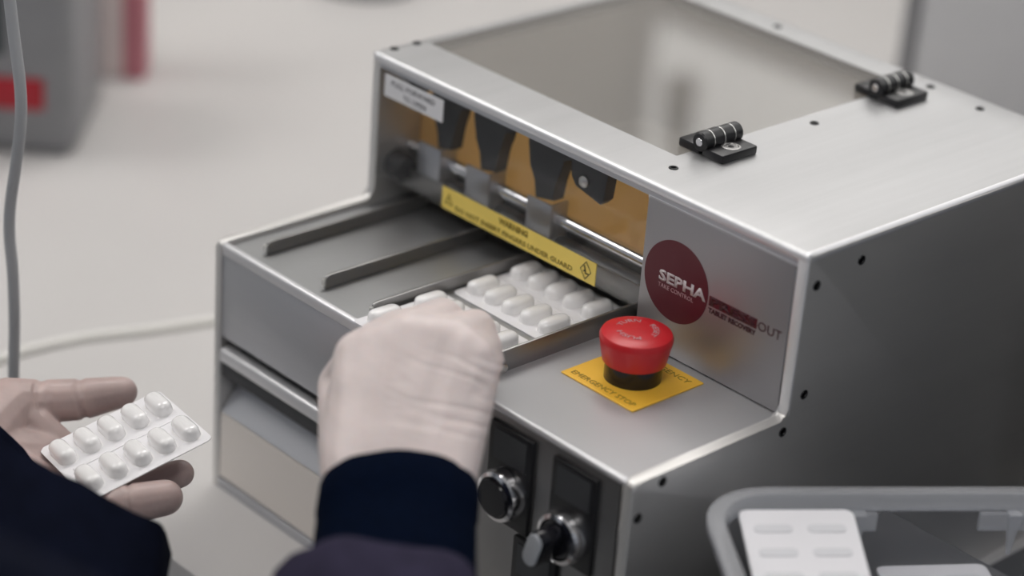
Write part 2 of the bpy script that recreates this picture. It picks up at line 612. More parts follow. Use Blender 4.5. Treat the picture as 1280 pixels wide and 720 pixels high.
def top_with_hole():
    xs = [-0.0003, 0.0085, 0.2190, W - 0.0030]
    ys = [-0.0006, 0.0370, 0.2385, YB]
    bm = bmesh.new()
    g = [[bm.verts.new((x, y, ZT)) for x in xs] for y in ys]
    fs = []
    for j in range(3):
        for i in range(3):
            if (i, j) != (1, 1):
                fs.append(bm.faces.new((g[j][i], g[j][i + 1], g[j + 1][i + 1], g[j + 1][i])))
    ex = bmesh.ops.extrude_face_region(bm, geom=fs)
    nv = [e for e in ex['geom'] if isinstance(e, bmesh.types.BMVert)]
    bmesh.ops.translate(bm, vec=(0, 0, 0.0026), verts=nv)
    es = [e for e in bm.edges if all(v.co.z > ZT + 0.001 for v in e.verts) and
          (all(abs(v.co.y - ys[0]) < 1e-5 for v in e.verts) or all(abs(v.co.y - ys[3]) < 1e-5 for v in e.verts) or
           all(abs(v.co.x - xs[0]) < 1e-5 for v in e.verts))]
    bmesh.ops.bevel(bm, geom=es, offset=0.0025, segments=4, affect='EDGES', profile=0.5)
    bmesh.ops.translate(bm, vec=(0, 0, -0.0026), verts=bm.verts)
    return bm


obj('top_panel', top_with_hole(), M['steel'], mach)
# rolled bright front edge of the top and the flange under it
obj('top_edge', cyl(0.0034, (0.0005, 0.0022, ZT - 0.0034), (W - 0.0002, 0.0022, ZT - 0.0034), 24, 0.001), M['steel_edge'], mach, label='bright rolled front edge of the top')
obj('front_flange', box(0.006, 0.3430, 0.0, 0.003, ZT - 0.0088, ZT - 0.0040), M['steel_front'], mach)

# lid
lid = obj('lid', prism(rounded([(0.0088, 0.0373), (0.2187, 0.0373), (0.2187, 0.2382), (0.0088, 0.2382)], {0: 0.007, 1: 0.007, 2: 0.007, 3: 0.007}),
                       'z', ZT - 0.0042, ZT - 0.0004, 0.0003, 1), M['lid'], mach, label='smoked clear hinged lid')
sup = box(0.0065, 0.0100, 0.035, 0.240, ZT - 0.0080, ZT - 0.0044)
box(0.2170, 0.2230, 0.035, 0.240, ZT - 0.0080, ZT - 0.0044, bm=sup)
box(0.0100, 0.2170, 0.2360, 0.2420, ZT - 0.0080, ZT - 0.0044, bm=sup)
obj('lid_ledge', sup, M['steel_dark'], mach)

# two hinges on the lid's right edge
for hy in (0.0635, 0.2170):
    hb = obj('hinge', box(0.2265, 0.2425, hy - 0.0145, hy + 0.0145, ZT - 0.0002, ZT + 0.0052, 0.0012, 2), M['black'], mach, label='black plastic lid hinge')
    obj('leaf', box(0.2085, 0.2245, hy - 0.0145, hy + 0.0145, ZT - 0.0002, ZT + 0.0052, 0.0012, 2), M['black'], hb)
    obj('barrel', cyl(0.0056, (0.2250, hy - 0.0155, ZT + 0.0078), (0.2250, hy + 0.0155, ZT + 0.0078), 24, 0.0008), M['black'], hb)
    for k in (-0.0085, 0.0, 0.0085):
        obj('barrel_ring', lathe([(0.0054, -0.0004), (0.00585, -0.0003), (0.00585, 0.0003), (0.0054, 0.0004)], (0.2250, hy + k, ZT + 0.0078), (0, 1, 0), 24), M['zinc'], hb)
    obj('pin', cyl(0.0024, (0.2250, hy - 0.0160, ZT + 0.0078), (0.2250, hy + 0.0160, ZT + 0.0078), 16), M['chrome'], hb)
    for hx in (0.2165, 0.2352):
        obj('hinge_screw', lathe([(0.0058, 0), (0.0056, 0.0005), (0.0044, 0.0007), (0.0040, 0.0003), (0.0018, 0.0003), (0.0015, -0.0006), (0, -0.0006)], (hx, hy, ZT + 0.0050), (0, 0, 1), 20), M['steel_dark'], hb)

# countersunk screws: one mesh, copied
scr_bm = lathe([(0.0036, 0.0), (0.0034, 0.0005), (0.0022, 0.0006), (0.0018, -0.0004), (0, -0.0005)], (0, 0, 0), (0, 0, 1), 16)
scr0 = obj('screw', scr_bm, M['screw'], mach)
spots = [((0.2302, 0.0229, ZT), 'z'), ((0.2298, 0.1419, ZT), 'z'), ((0.2300, 0.2500, ZT), 'z'), ((0.2703, 0.2466, ZT), 'z'),
         ((0.0045, 0.0120, ZT), 'z'), ((0.0045, 0.0300, ZT), 'z'), ((0.1050, 0.2500, ZT), 'z'),
         ((W, 0.0436, 0.2488), 'x'), ((W, 0.0085, 0.2435), 'x'), ((W, 0.0106, 0.1786), 'x'), ((W, -0.0034, 0.1604), 'x'),
         ((W, -0.0952, 0.1619), 'x'), ((W, -0.1110, 0.1459), 'x'), ((W, 0.200, 0.2488), 'x'), ((W, -0.1110, 0.03), 'x')]
for i, (p, ax) in enumerate(spots):
    o = scr0 if i == 0 else scr0.copy()
    if i:
        COL.objects.link(o)
        o.parent = mach
    o.location = p
    if ax == 'x':
        o.rotation_euler = (0, PI / 2, 0)
    else:
        o.scale = (0.8, 0.8, 0.8)

# upper right name plate
pl = obj('name_plate', box(0.2362, 0.3428, -0.0016, 0.0016, ZS + 0.0008, ZT - 0.0086, 0.0006, 2), M['label_plate'], mach)
obj('edge_strip', box(0.3432, W + 0.0001, -0.0012, 0.0012, ZS + 0.001, ZT - 0.004, 0.0009, 2), M['bright_edge'], mach, label='bright right edge of the front')
obj('top_edge', cyl(0.0033, (W - 0.0031, 0.001, ZT - 0.0033), (W - 0.0031, YB - 0.001, ZT - 0.0033), 24, 0.001), M['steel_edge'], mach, label='bright right edge of the top')
obj('plate_fold', box(0.2350, 0.3428, -0.0004, 0.0010, ZT - 0.0100, ZT - 0.0084), M['steel_edge'], mach)
obj('logo_disc', lathe([(0, 0), (0.0238, 0), (0.0238, 0.00025), (0, 0.00025)], (0.2627, -0.0016, 0.2130), (0, -1, 0), 64), M['maroon'], pl, label='maroon round logo')
X3, Y3, Z3 = (1, 0, 0), (0, 1, 0), (0, 0, 1)
text('lettering', 'SEPHA', 0.0088, (0.2500, -0.0019, 0.2103), X3, Z3, M['print_white'], pl, width=0.0352, bold=0.0003)
text('lettering', 'TAKE CONTROL', 0.0036, (0.2500, -0.0019, 0.2062), X3, Z3, M['print_pink'], pl, width=0.0265)
obj('logo_bar', box(0.2876, 0.3222, -0.0018, -0.0015, 0.2094, 0.2152), M['maroon'], pl, label='dark maroon bar')
text('lettering', 'PRESS', 0.0066, (0.2886, -0.0019, 0.2102), X3, Z3, M['maroon_dark'], pl, width=0.0325, bold=0.0003)
text('lettering', 'OUT', 0.0076, (0.3230, -0.0017, 0.2096), X3, Z3, M['maroon_dark'], pl, width=0.0165)
text('lettering', 'TABLET RECOVERY', 0.0038, (0.2876, -0.0017, 0.2055), X3, Z3, M['maroon_dark'], pl, width=0.0346, bold=0.0002)

# clear guard over the slot, with its two stickers
obj('guard', box(0.0062, 0.2350, 0.0002, 0.0032, 0.1845, ZT - 0.0086), M['guard'], mach, label='clear front guard')
st = obj('warning_sticker', box(0.0690, 0.2010, -0.0004, 0.0001, 0.1850, 0.1990), M['yellow'], mach)
text('lettering', 'WARNING', 0.0052, (0.1195, -0.0005, 0.1937), X3, Z3, M['ink_soft'], st, width=0.0250, bold=0.0002)
text('lettering', 'DO NOT INSERT FINGERS UNDER GUARD', 0.0042, (0.0815, -0.0005, 0.1873), X3, Z3, M['ink_soft'], st, width=0.1010, bold=0.00008)
dm = bmesh.new()
for (cx, hw) in ((0.1932, 0.0046),):
    cz = 0.1921
    o4 = [(cx, cz + 0.0058), (cx + hw, cz), (cx, cz - 0.0058), (cx - hw, cz)]
    i4 = [(cx + (x - cx) * 0.86, cz + (z - cz) * 0.86) for x, z in o4]
    ov = [dm.verts.new((x, -0.0006, z)) for x, z in o4]
    iv = [dm.verts.new((x, -0.0006, z)) for x, z in i4]
    for k in range(4):
        dm.faces.new((ov[k], ov[(k + 1) % 4], iv[(k + 1) % 4], iv[k]))
    for q in (((-0.0018, 0.0028), (-0.0008, 0.0030), (0.0006, -0.0010), (-0.0004, -0.0014)), ((-0.0004, -0.0014), (0.0024, -0.0012), (0.0024, -0.0020), (-0.0004, -0.0022)),
              ((-0.0020, -0.0005), (0.0000, 0.0006), (0.0002, -0.0003), (-0.0018, -0.0014))):
        dm.faces.new([dm.verts.new((cx + x, -0.0006, cz + z)) for x, z in q])
obj('hazard_symbol', dm, M['ink'], st, smooth=False)
tm = bmesh.new()
tri = [(0.0715, 0.1890), (0.0795, 0.1890), (0.0755, 0.1960)]
tc_ = (0.0755, 0.1913)
ov = [tm.verts.new((x, -0.0006, z)) for x, z in tri]
iv = [tm.verts.new((tc_[0] + (x - tc_[0]) * 0.7, -0.0006, tc_[1] + (z - tc_[1]) * 0.7)) for x, z in tri]
for k in range(3):
    tm.faces.new((ov[k], ov[(k + 1) % 3], iv[(k + 1) % 3], iv[k]))
tm.faces.new([tm.verts.new((tc_[0] + x, -0.0006, tc_[1] + z)) for x, z in ((-0.0004, 0.0018), (0.0004, 0.0018), (0.0003, -0.0012), (-0.0003, -0.0012))])
obj('hazard_symbol', tm, M['ink_soft'], st, smooth=False)
wl = obj('white_sticker', box(0.0115, 0.0650, -0.0004, 0.0001, 0.2380, 0.2522), M['white_label'], mach)
text('lettering', 'PULL FORWARD', 0.0050, (0.0180, -0.0005, 0.2462), X3, Z3, M['grey_ink'], wl, width=0.0400)
text('lettering', 'TO OPEN', 0.0050, (0.0290, -0.0005, 0.2402), X3, Z3, M['grey_ink'], wl, width=0.0210)

# inside of the upper part
obj('amber_backboard', box(0.0065, 0.2340, 0.0350, 0.0365, 0.1900, ZT - 0.0090), M['amber'], mach, label='amber board behind the press tools')
obj('shade_sheet', box(0.0065, 0.2340, 0.0340, 0.0370, 0.1660, 0.1900), M['void'], mach, label='dark sheet standing in for the shade below the amber board')  # dark sheet added to give the slot under the guard its shade
obj('inner_wall', box(0.2352, 0.2372, 0.004, 0.240, 0.1665, ZT - 0.0090), M['inside'], mach)
obj('inner_floor', box(0.0065, 0.2350, 0.066, 0.240, 0.166, 0.1685), M['inside'], mach)
obj('roller', cyl(0.0046, (0.0070, 0.0275, 0.1975), (0.2345, 0.0275, 0.1975), 20), M['chrome'], mach, label='shiny steel roller')
obj('roller', cyl(0.0070, (0.0070, 0.0270, 0.1805), (0.2345, 0.0270, 0.1805), 20), M['charcoal'], mach)
obj('roller_guard', box(0.0070, 0.2345, 0.0165, 0.0180, 0.1760, 0.1880, 0.0005), M['steel_dark'], mach)
for bx in (0.0345, 0.0790, 0.1330):
    br = obj('press_bracket', box(bx - 0.0105, bx + 0.0105, 0.0182, 0.0198, 0.1765, 0.2085, 0.0005), M['steel_front'], mach)
    obj('bracket_fold', box(bx + 0.0090, bx + 0.0105, 0.0198, 0.0320, 0.1765, 0.2085), M['steel_front'], br)
hook_prof = [(-0.0150, 0.2542), (0.0130, 0.2542), (0.0240, 0.2475), (0.0245, 0.2438), (0.0120, 0.2390), (0.0118, 0.2310), (0.0075, 0.2235),
             (0.0070, 0.2105), (-0.0065, 0.2075), (-0.0070, 0.2190), (-0.0125, 0.2255), (-0.0150, 0.2400)]
for i, bx in enumerate((0.0455, 0.0850, 0.1340)):
    kx = (0.9, 1.0, 1.1)[i]
    obj('press_hook', prism([(bx + x * kx, z) for x, z in hook_prof], 'y', 0.0205, 0.0300, 0.0010, 2), M['hook'], mach, label='black hook-shaped press tool')
ck = [(0.1580, 0.2542), (0.1930, 0.2542), (0.1930, 0.2500), (0.1880, 0.2450), (0.1878, 0.2290), (0.1845, 0.2255), (0.1640, 0.2300), (0.1600, 0.2350)]
cl = obj('lid_catch', prism(ck, 'y', 0.0150, 0.0230, 0.0010, 2), M['hook'], mach, label='black catch block with a round bolt')
obj('bolt', lathe([(0, 0), (0.0036, 0), (0.0036, 0.0016), (0.0022, 0.0030), (0, 0.0034)], (0.1715, 0.0150, 0.2355), (0, -1, 0), 20), M['zinc'], cl)
obj('knob', lathe([(0, 0), (0.007, 0), (0.0088, 0.002), (0.0088, 0.012), (0.007, 0.014), (0, 0.014)], (0.0060, 0.0140, 0.1890), (1, 0.0, 0), 24), M['black'], mach, label='black round knob on the left inner wall')
obj('knob', lathe([(0, 0), (0.006, 0), (0.0072, 0.002), (0.0072, 0.010), (0.006, 0.012), (0, 0.012)], (0.0060, 0.0280, 0.2420), (1, 0.0, 0), 24), M['black'], mach, label='black round knob on the left inner wall')

# feed tray with its rails
ZTr = ZS - 0.0032
obj('tray_floor', box(0.0060, 0.2232, -D + 0.0030, 0.0610, ZTr - 0.0015, ZTr), M['steel_tray'], mach)
obj('tray_rim', box(0.0060, 0.2232, -D - 0.0004, -D + 0.0046, ZTr - 0.0045, ZS, 0.0021, 4), M['steel_edge'], mach, label='bright front rim of the tray')
for rx in (0.0285, 0.0835, 0.1262):
    rl = obj('lane_divider', prism(rounded([(-0.1010, ZTr), (0.0240, ZTr), (0.0240, ZS + 0.0052), (-0.1010, ZS + 0.0052)], {3: 0.004}), 'x', rx - 0.0010, rx + 0.0010, 0.0004, 1), M['steel_dark'], mach)
    obj('rail_pin', cyl(0.0014, (rx - 0.0002, -0.1012, ZS - 0.0010), (rx - 0.0002, -0.1012, ZS + 0.0030), 10), M['zinc'], rl)
gr = obj('guide_rail', box(0.2212, 0.2232, -0.0975, 0.0150, ZTr, ZS + 0.0130, 0.0006), M['steel_dark'], mach, label='tall guide rail beside the control top')
obj('rail_screw', lathe([(0.0026, 0), (0.0024, 0.0010), (0.0012, 0.0014), (0, 0.0010)], (0.2232, -0.0890, ZS + 0.0025), (1, 0, 0), 14), M['zinc'], gr)

# lower front, left: upper fascia, dark slot, drawer with lip and sloped grip
obj('front_fascia', box(0.0060, 0.2232, -D + 0.0008, -D + 0.0034, 0.1050, ZTr - 0.0030, 0.0004), M['steel_front'], mach)
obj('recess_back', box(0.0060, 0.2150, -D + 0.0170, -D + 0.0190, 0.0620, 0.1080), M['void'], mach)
dr = obj('drawer', prism([(-D + 0.0010, 0.0080), (-D + 0.0010, 0.0520), (-D + 0.0045, 0.0530), (-D + 0.0045, 0.0080)], 'x', 0.0068, 0.2150), M['drawer_reflection'], mach, label='tablet drawer front with the worktop reflection in its pale colour')
obj('sloped_grip', prism([(-D + 0.0012, 0.0536), (-D + 0.0128, 0.0680), (-D + 0.0158, 0.0680), (-D + 0.0040, 0.0536)], 'x', 0.0068, 0.2150), M['steel_front'], dr)
obj('handle_lip', box(0.0075, 0.2150, -D - 0.0020, -D + 0.0085, 0.0890, 0.0985, 0.0022, 3), M['steel_edge'], dr, label='bright drawer lip')
obj('lip_web', prism([(-D + 0.0004, 0.0795), (-D + 0.0004, 0.0895), (-D + 0.0080, 0.0895), (-D + 0.0030, 0.0795)], 'x', 0.0075, 0.2150), M['charcoal'], dr)
obj('base_strip', box(0.0060, 0.3430, -D, -D + 0.0040, 0.0, 0.0068, 0.0006), M['steel_front'], mach)

# lower front, right: control fascia, legend plates, push button and selector
obj('control_top', box(0.2232, 0.3430, -D + 0.0022, -0.0002, ZS - 0.0026, ZS), M['control_top'], mach, label='smooth grey control top')
obj('control_edge', cyl(0.0021, (0.2232, -D + 0.0021, ZS - 0.0021), (0.3440, -D + 0.0021, ZS - 0.0021), 14), M['steel_edge'], mach, label='bright front edge of the control top')
cf = obj('control_fascia', box(0.2160, 0.3405, -D + 0.0012, -D + 0.0040, 0.0068, ZS - 0.0040, 0.0004), M['steel_dark'], mach)


def legend(x, z0, z1, wd=0.0165):
    p = obj('legend_plate', box(x - wd, x + wd, -D - 0.0016, -D + 0.0014, z0, z1, 0.0006), M['black'], cf)
    obj('legend_insert', box(x - wd + 0.004, x + wd - 0.004, -D - 0.0021, -D - 0.0015, z1 - 0.021, z1 - 0.003), M['charcoal'], p)
    return p


legend(0.2625, 0.1010, 0.1585)
legend(0.3105, 0.1010, 0.1585)
legend(0.2865, 0.0420, 0.0985)
YF = -D - 0.0016
pb = obj('push_button', lathe([(0.0112, 0.0), (0.0150, 0.0), (0.0152, 0.004), (0.0140, 0.0085), (0.0118, 0.0095), (0.0112, 0.0070)], (0.2625, YF, 0.1210), (0, -1, 0), 40), M['chrome'], cf, label='push button with chrome ring')
obj('button_cap', lathe([(0, 0), (0.0112, 0), (0.0112, 0.0100), (0.0104, 0.0112), (0, 0.0118)], (0.2625, YF, 0.1210), (0, -1, 0), 36), M['black_gloss'], pb)
sw = obj('selector_switch', lathe([(0.0112, 0.0), (0.0150, 0.0), (0.0152, 0.004), (0.0140, 0.0085), (0.0118, 0.0095), (0.0112, 0.0070)], (0.3095, YF, 0.1185), (0, -1, 0), 40), M['chrome'], cf, label='selector switch with chrome ring')
obj('switch_base', lathe([(0, 0), (0.0112, 0), (0.0112, 0.0085), (0.0100, 0.0095), (0, 0.0095)], (0.3095, YF, 0.1185), (0, -1, 0), 36), M['black_gloss'], sw)
hd = prism(stadium(0.0220, 0.0110), 'y', -0.0250, -0.0080, 0.0012, 2)
bmesh.ops.rotate(hd, cent=(0, 0, 0), matrix=Matrix.Rotation(math.radians(16), 3, 'Y'), verts=hd.verts)
bmesh.ops.translate(hd, vec=(0.3095, YF, 0.1185), verts=hd.verts)
obj('switch_handle', hd, M['black_gloss'], sw)
hi = prism(stadium(0.0205, 0.0098), 'y', -0.0262, -0.0240, 0.0008, 2)
bmesh.ops.rotate(hi, cent=(0, 0, 0), matrix=Matrix.Rotation(math.radians(16), 3, 'Y'), verts=hi.verts)
bmesh.ops.translate(hi, vec=(0.3095, YF, 0.1185), verts=hi.verts)
obj('handle_face', hi, M['handle_grey'], sw)
pb2 = obj('push_button', lathe([(0.0112, 0.0), (0.0150, 0.0), (0.0152, 0.004), (0.0140, 0.0085), (0.0118, 0.0095), (0.0112, 0.0070)], (0.2865, YF, 0.0600), (0, -1, 0), 40), M['chrome'], cf)
obj('button_cap', lathe([(0, 0), (0.0112, 0), (0.0112, 0.0100), (0.0104, 0.0112), (0, 0.0118)], (0.2865, YF, 0.0600), (0, -1, 0), 36), M['black_gloss'], pb2)

# emergency stop
EX, EY = 0.2692, -0.0362
ep = obj('stop_plate', box(EX - 0.0275, EX + 0.0275, EY - 0.0275, EY + 0.0275, ZS, ZS + 0.0010, 0.0003, 1), M['amber_plate'], mach, label='yellow square stop button plate')
text('lettering', 'EMERGENCY STOP', 0.0056, (EX - 0.0235, EY - 0.0240, ZS + 0.0011), X3, Y3, M['ink_soft'], ep, width=0.0470)
text('lettering', 'EMERGENCY', 0.0056, (EX - 0.0150, EY + 0.0190, ZS + 0.0011), X3, Y3, M['ink_soft'], ep, width=0.0380)
eb = obj('stop_button', lathe([(0, 0.0112), (0.0165, 0.0112), (0.0176, 0.0118), (0.0200, 0.0240), (0.0202, 0.0262), (0.0192, 0.0282), (0.0165, 0.0293), (0.0110, 0.0299), (0, 0.0300)],
                             (EX, EY, ZS), Z3, 56), M['red'], mach, label='red mushroom emergency stop button')
obj('collar', lathe([(0.0152, 0.0010), (0.0158, 0.0010), (0.0158, 0.0124), (0.0, 0.0124)], (EX, EY, ZS), Z3, 48), M['black_gloss'], eb)
for an, tx in ((90, 'RESET'), (210, 'TURN'), (330, 'PUSH')):
    text('lettering', tx, 0.0046, (EX, EY, ZS + 0.0300), X3, Y3, M['print_pink'], eb, arc=(0.0088, math.radians(an - 45)), width=0.0125)

# ------------------------------------------------------------------ blister packs
def pocket_bm(L=0.0232, Wd=0.0118, H=0.0070):
    bm = bmesh.new()
    lv = [(0, 0.0007), (0.0002, 0.0), (0.0003, -0.0004), (H * 0.50, -0.0006), (H * 0.75, -0.0012), (H * 0.92, -0.0026), (H, -0.0042)]
    rings = []
    for z, ins in lv:
        rings.append([bm.verts.new((x, y, z)) for x, y in stadium(L + 2 * ins, Wd + 2 * ins)])
    n = len(rings[0])
    for A, B in zip(rings, rings[1:]):
        for i in range(n):
            bm.faces.new((A[i], A[(i + 1) % n], B[(i + 1) % n], B[i]))
    bm.faces.new(rings[-1])
    bm.faces.new(rings[0][::-1])
    return bm


def make_pack(label, loc, a=0.0760, b=0.0680, corner=0.0045):
    t = thing('blister_pack', label, 'blister pack', loc)
    obj('card', prism(rounded([(-a / 2, -b / 2), (a / 2, -b / 2), (a / 2, b / 2), (-a / 2, b / 2)], {0: corner, 1: corner, 2: corner, 3: corner}),
                      'z', 0.0, 0.0005), M['card'], t)
    obj('seam', box(-a / 2 + 0.006, a / 2 - 0.006, -0.0011, 0.0011, 0.0003, 0.0010, 0.0004), M['card'], t)
    first = None
    for r in (0.0170, -0.0170):
        for k in range(5):
            if first is None:
                first = obj('pocket', pocket_bm(), M['pocket'], t)
                o = first
            else:
                o = first.copy()
                COL.objects.link(o)
                o.parent = t
            o.location = ((k - 2) * 0.0150, r, 0.0004)
    return t


p1 = make_pack('white blister pack lying in the tray lane just under the yellow warning strip', (0.1672, -0.0095, ZTr + 0.0002))
p2 = clone(p1, (0.1685, -0.0850, ZTr + 0.0030), (math.radians(-1.8), 0, 0), 'white blister pack in the tray mostly hidden behind the gloved right hand')
p3 = clone(p1, (0, 0, 0), None, 'white blister pack of ten tablets held in the left hand')
R3 = Matrix(((0.1401, -0.9861, -0.0890), (0.9565, 0.1580, -0.2454), (0.2561, -0.0507, 0.9653)))
p3.rotation_euler = R3.to_euler()
p3.location = (0.0839, -0.2380, 0.1068)
for o in (p1, p2, p3):
    o['group'] = 'white ten-tablet blister packs'

# ------------------------------------------------------------------ clear bin on an added dark riser, lower right
E1 = Vector((0.585, 0.811, 0)).normalized()
E2 = Vector((E1.y, -E1.x, 0))
ang = math.atan2(E1.y, E1.x)
BO = Vector((0.3520, -0.0720, 0))           # far left corner of the rim (outside)


def bl(u, v, z):
    return (u, -v, z)


mt = tag(obj('mat', prism(rounded([(0.0, -0.32), (0.62, -0.32), (0.62, 0.50), (0.0, 0.50)], {0: .02, 1: .02, 2: .02, 3: .02}), 'z', 0.0, 0.0025, 0.0006, 1), M['dark_blocker']), 'unseen black sheet added on the worktop to darken the reflection in the machine side', 'mat')  # hidden dark sheet added so the side panel reflects black
mt.location = (0.3600, 0.145, 0)
rs = tag(obj('equipment_case', box(0.0, 0.44, -0.16, 0.070, 0.0026, 0.1000, 0.006, 3), M['riser']), 'low grey riser added under the clear bin, also darkening the machine side', 'case')  # added riser: carries the bin and darkens the side panel's reflection
rs.location = (0.3720, 0.0, 0)
tc2 = thing('equipment_case', 'unseen tall black block added right of the machine to darken its side panel', 'case', (0.385, 0.197, 0.0026))  # out-of-view block added to darken the far end of the side panel
obj('body', box(0, 0.42, 0, 0.42, 0, 0.30, 0.008, 3), M['dark_blocker'], tc2)
obj('handle', tube([(0.10, 0.20, 0.298), (0.11, 0.20, 0.325), (0.20, 0.20, 0.330), (0.29, 0.20, 0.325), (0.30, 0.20, 0.298)], 0.007), M['black'], tc2)
bn = thing('storage_bin', 'clear plastic storage bin beside the machine, holding a white blister card', 'bin', (BO.x, BO.y, 0.1005), (0, 0, ang))
BH, BL, BW = 0.0520, 0.215, 0.190


def rrect(x0, x1, y0, y1, r, n=6):
    pts = []
    for cx, cy, a0 in ((x1 - r, y1 - r, 0), (x0 + r, y1 - r, 90), (x0 + r, y0 + r, 180), (x1 - r, y0 + r, 270)):
        for k in range(n + 1):
            a = math.radians(a0 + 90 * k / n)
            pts.append((cx + r * math.cos(a), cy + r * math.sin(a)))
    return pts


def ringstack(levels, caps=(True, False), bm=None):
    bm = bm or bmesh.new()
    R = [[bm.verts.new((x, y, z)) for x, y in rrect(*q)] for q, z in levels]
    n = len(R[0])
    for A, B in zip(R, R[1:]):
        for i in range(n):
            bm.faces.new((A[i], A[(i + 1) % n], B[(i + 1) % n], B[i]))
    if caps[0]:
        bm.faces.new(R[0][::-1])
    if caps[1]:
        bm.faces.new(R[-1])
    return bm


def q(ins, r):
    return (ins, BL - ins, -BW + ins, -ins, r)


wb = ringstack([(q(0.020, 0.022), 0.0), (q(0.018, 0.024), 0.003), (q(0.008, 0.030), BH - 0.010), (q(0.008, 0.030), BH - 0.008)])
walls = ringstack([(q(0.0215, 0.020), 0.003), (q(0.0095, 0.0285), BH - 0.008)], (True, False), wb)
obj('bin_wall', wb, M['bin'], bn)
obj('rim', ringstack([(q(0.0085, 0.030), BH - 0.010), (q(0.0035, 0.034), BH - 0.009), (q(0.0, 0.036), BH - 0.005), (q(0.0, 0.036), BH - 0.001), (q(0.0015, 0.035), BH), (q(0.0085, 0.029), BH),
                     (q(0.0095, 0.0285), BH - 0.002), (q(0.0095, 0.0285), BH - 0.010)], (False, False)), M['bin_rim'], bn, label='milky rolled rim')
for u in (0.045, 0.085, 0.168):
    rb = bmesh.new()
    a_ = 0.0035
    vs = [rb.verts.new(v) for v in ((u - a_, -0.0100, BH - 0.009), (u + a_, -0.0100, BH - 0.009), (u + a_, -0.0160, BH - 0.009), (u - a_, -0.0160, BH - 0.009), (u - 0.0010, -0.0135, BH - 0.034), (u + 0.0010, -0.0135, BH - 0.034))]
    for f in ((0, 1, 2, 3), (0, 4, 5, 1), (3, 2, 5, 4), (0, 3, 4), (1, 5, 2)):
        rb.faces.new([vs[i] for i in f])
    obj('rib', rb, M['bin_rim'], bn, smooth=False)
for u0, u1 in ((0.030, 0.095), (0.150, 0.190)):
    obj('stacking_tab', box(u0, u1, -0.0125, -0.0100, BH - 0.020, BH - 0.010), M['bin_rim'], bn)


def make_card(label, loc, rot, a=0.0600, b=0.0900):
    t = thing('blister_card', label, 'blister pack', loc, rot, 'white blister cards in the clear bin')
    obj('card', prism(rounded([(-a / 2, -b / 2), (a / 2, -b / 2), (a / 2, b / 2), (-a / 2, b / 2)], {0: .004, 1: .004, 2: .004, 3: .004}), 'z', 0.0, 0.0016, 0.0004, 1), M['foil'], t)
    f0 = None
    for x in (-0.0140, 0.0140):
        for k in range(5):
            if f0 is None:
                m_ = prism(stadium(0.0055, 0.0205), 'z', 0.0, 0.0006, 0.0002, 1) if False else prism([(y, x2) for x2, y in stadium(0.0205, 0.0055)], 'z', 0.0, 0.0006, 0.0002, 1)
                f0 = obj('emboss', m_, M['foil_mark'], t)
                o = f0
            else:
                o = f0.copy()
                COL.objects.link(o)
                o.parent = t
            o.location = (x, (k - 2) * 0.0160, 0.0014)
    return t


def binpt(u, v, z):
    p = BO + E1 * u + E2 * v
    return (p.x, p.y, z)


zb = 0.0645 + 0.0035
cards = [(0.060, 0.080, zb, 4, 0), (0.062, 0.078, zb + 0.0024, -3, 0), (0.058, 0.082, zb + 0.0048, 6, 0)]
make_card('white blister card leaning highest in the clear bin, foil side up', binpt(0.0500, 0.0585, 0.1335), (math.radians(16), 0, ang + math.radians(0)))
for (u, v, z, lab) in ((0.150, 0.085, 0.0920, 'white blister card lying low in the clear bin right of the leaning one'),):
    cc = on_z(1165, 705, 0.106) + E2 * 0.046
    make_card(lab, (cc.x, cc.y, 0.1045), (math.radians(0), 0, ang + math.radians(2)))

# ------------------------------------------------------------------ background on the worktop
gc = thing('equipment_case', 'grey blurred equipment case with a red label, back left on the worktop', 'case', (-0.4750, 0.0950, 0), (0, 0, math.radians(47)))
obj('body', box(-0.22, 0.0, 0.0, 0.14, 0.0, 0.170, 0.012, 3), M['case_grey'], gc)
obj('case_lid', box(-0.22, 0.0, 0.0, 0.14, 0.171, 0.20, 0.010, 3), M['case_dark'], gc)
obj('red_label', box(-0.090, -0.0240, -0.0030, 0.0010, 0.040, 0.066, 0.001), M['case_red'], gc, label='red label')
obj('dark_panel', box(-0.110, -0.055, -0.0022, 0.0010, 0.085, 0.140, 0.001), M['case_dark'], gc, label='dark teal panel')
ct = thing('carton', 'pale pink carton with a rose red corner stripe behind the grey case', 'box', (-0.5870, 0.2390, 0), (0, 0, math.radians(47)))
obj('body', box(-0.16, 0.0, 0.0, 0.05, 0.0, 0.22, 0.004), M['carton'], ct)
obj('stripe', box(-0.018, 0.0012, -0.0015, 0.03, 0.001, 0.2215, 0.001), M['carton_red'], ct, label='rose red stripe')
kc = thing('cabinet', 'tall light grey cabinet behind the machine at the back right of the worktop', 'cabinet', on_z(1113, 150, 0.0), (0, 0, math.radians(37)))
obj('body', box(0.0, 0.50, 0.0, 0.16, 0.0, 0.42, 0.006), M['cabinet'], kc)
obj('door', box(0.012, 0.495, -0.018, -0.001, 0.010, 0.415, 0.004), M['cabinet'], kc)
obj('edge_strip', box(-0.002, 0.010, -0.018, 0.002, 0.0, 0.42, 0.003), M['cabinet_edge'], kc, label='dark edge strip')
pd = tag(obj('pad', lathe([(0, 0), (0.050, 0), (0.054, 0.004), (0.054, 0.022), (0.050, 0.026), (0, 0.026)], (0, 0, 0), Z3, 36), M['pad']), 'dark slate disc far back on the worktop at the top edge', 'pad')
pd.location = (-0.690, 0.575, 0)


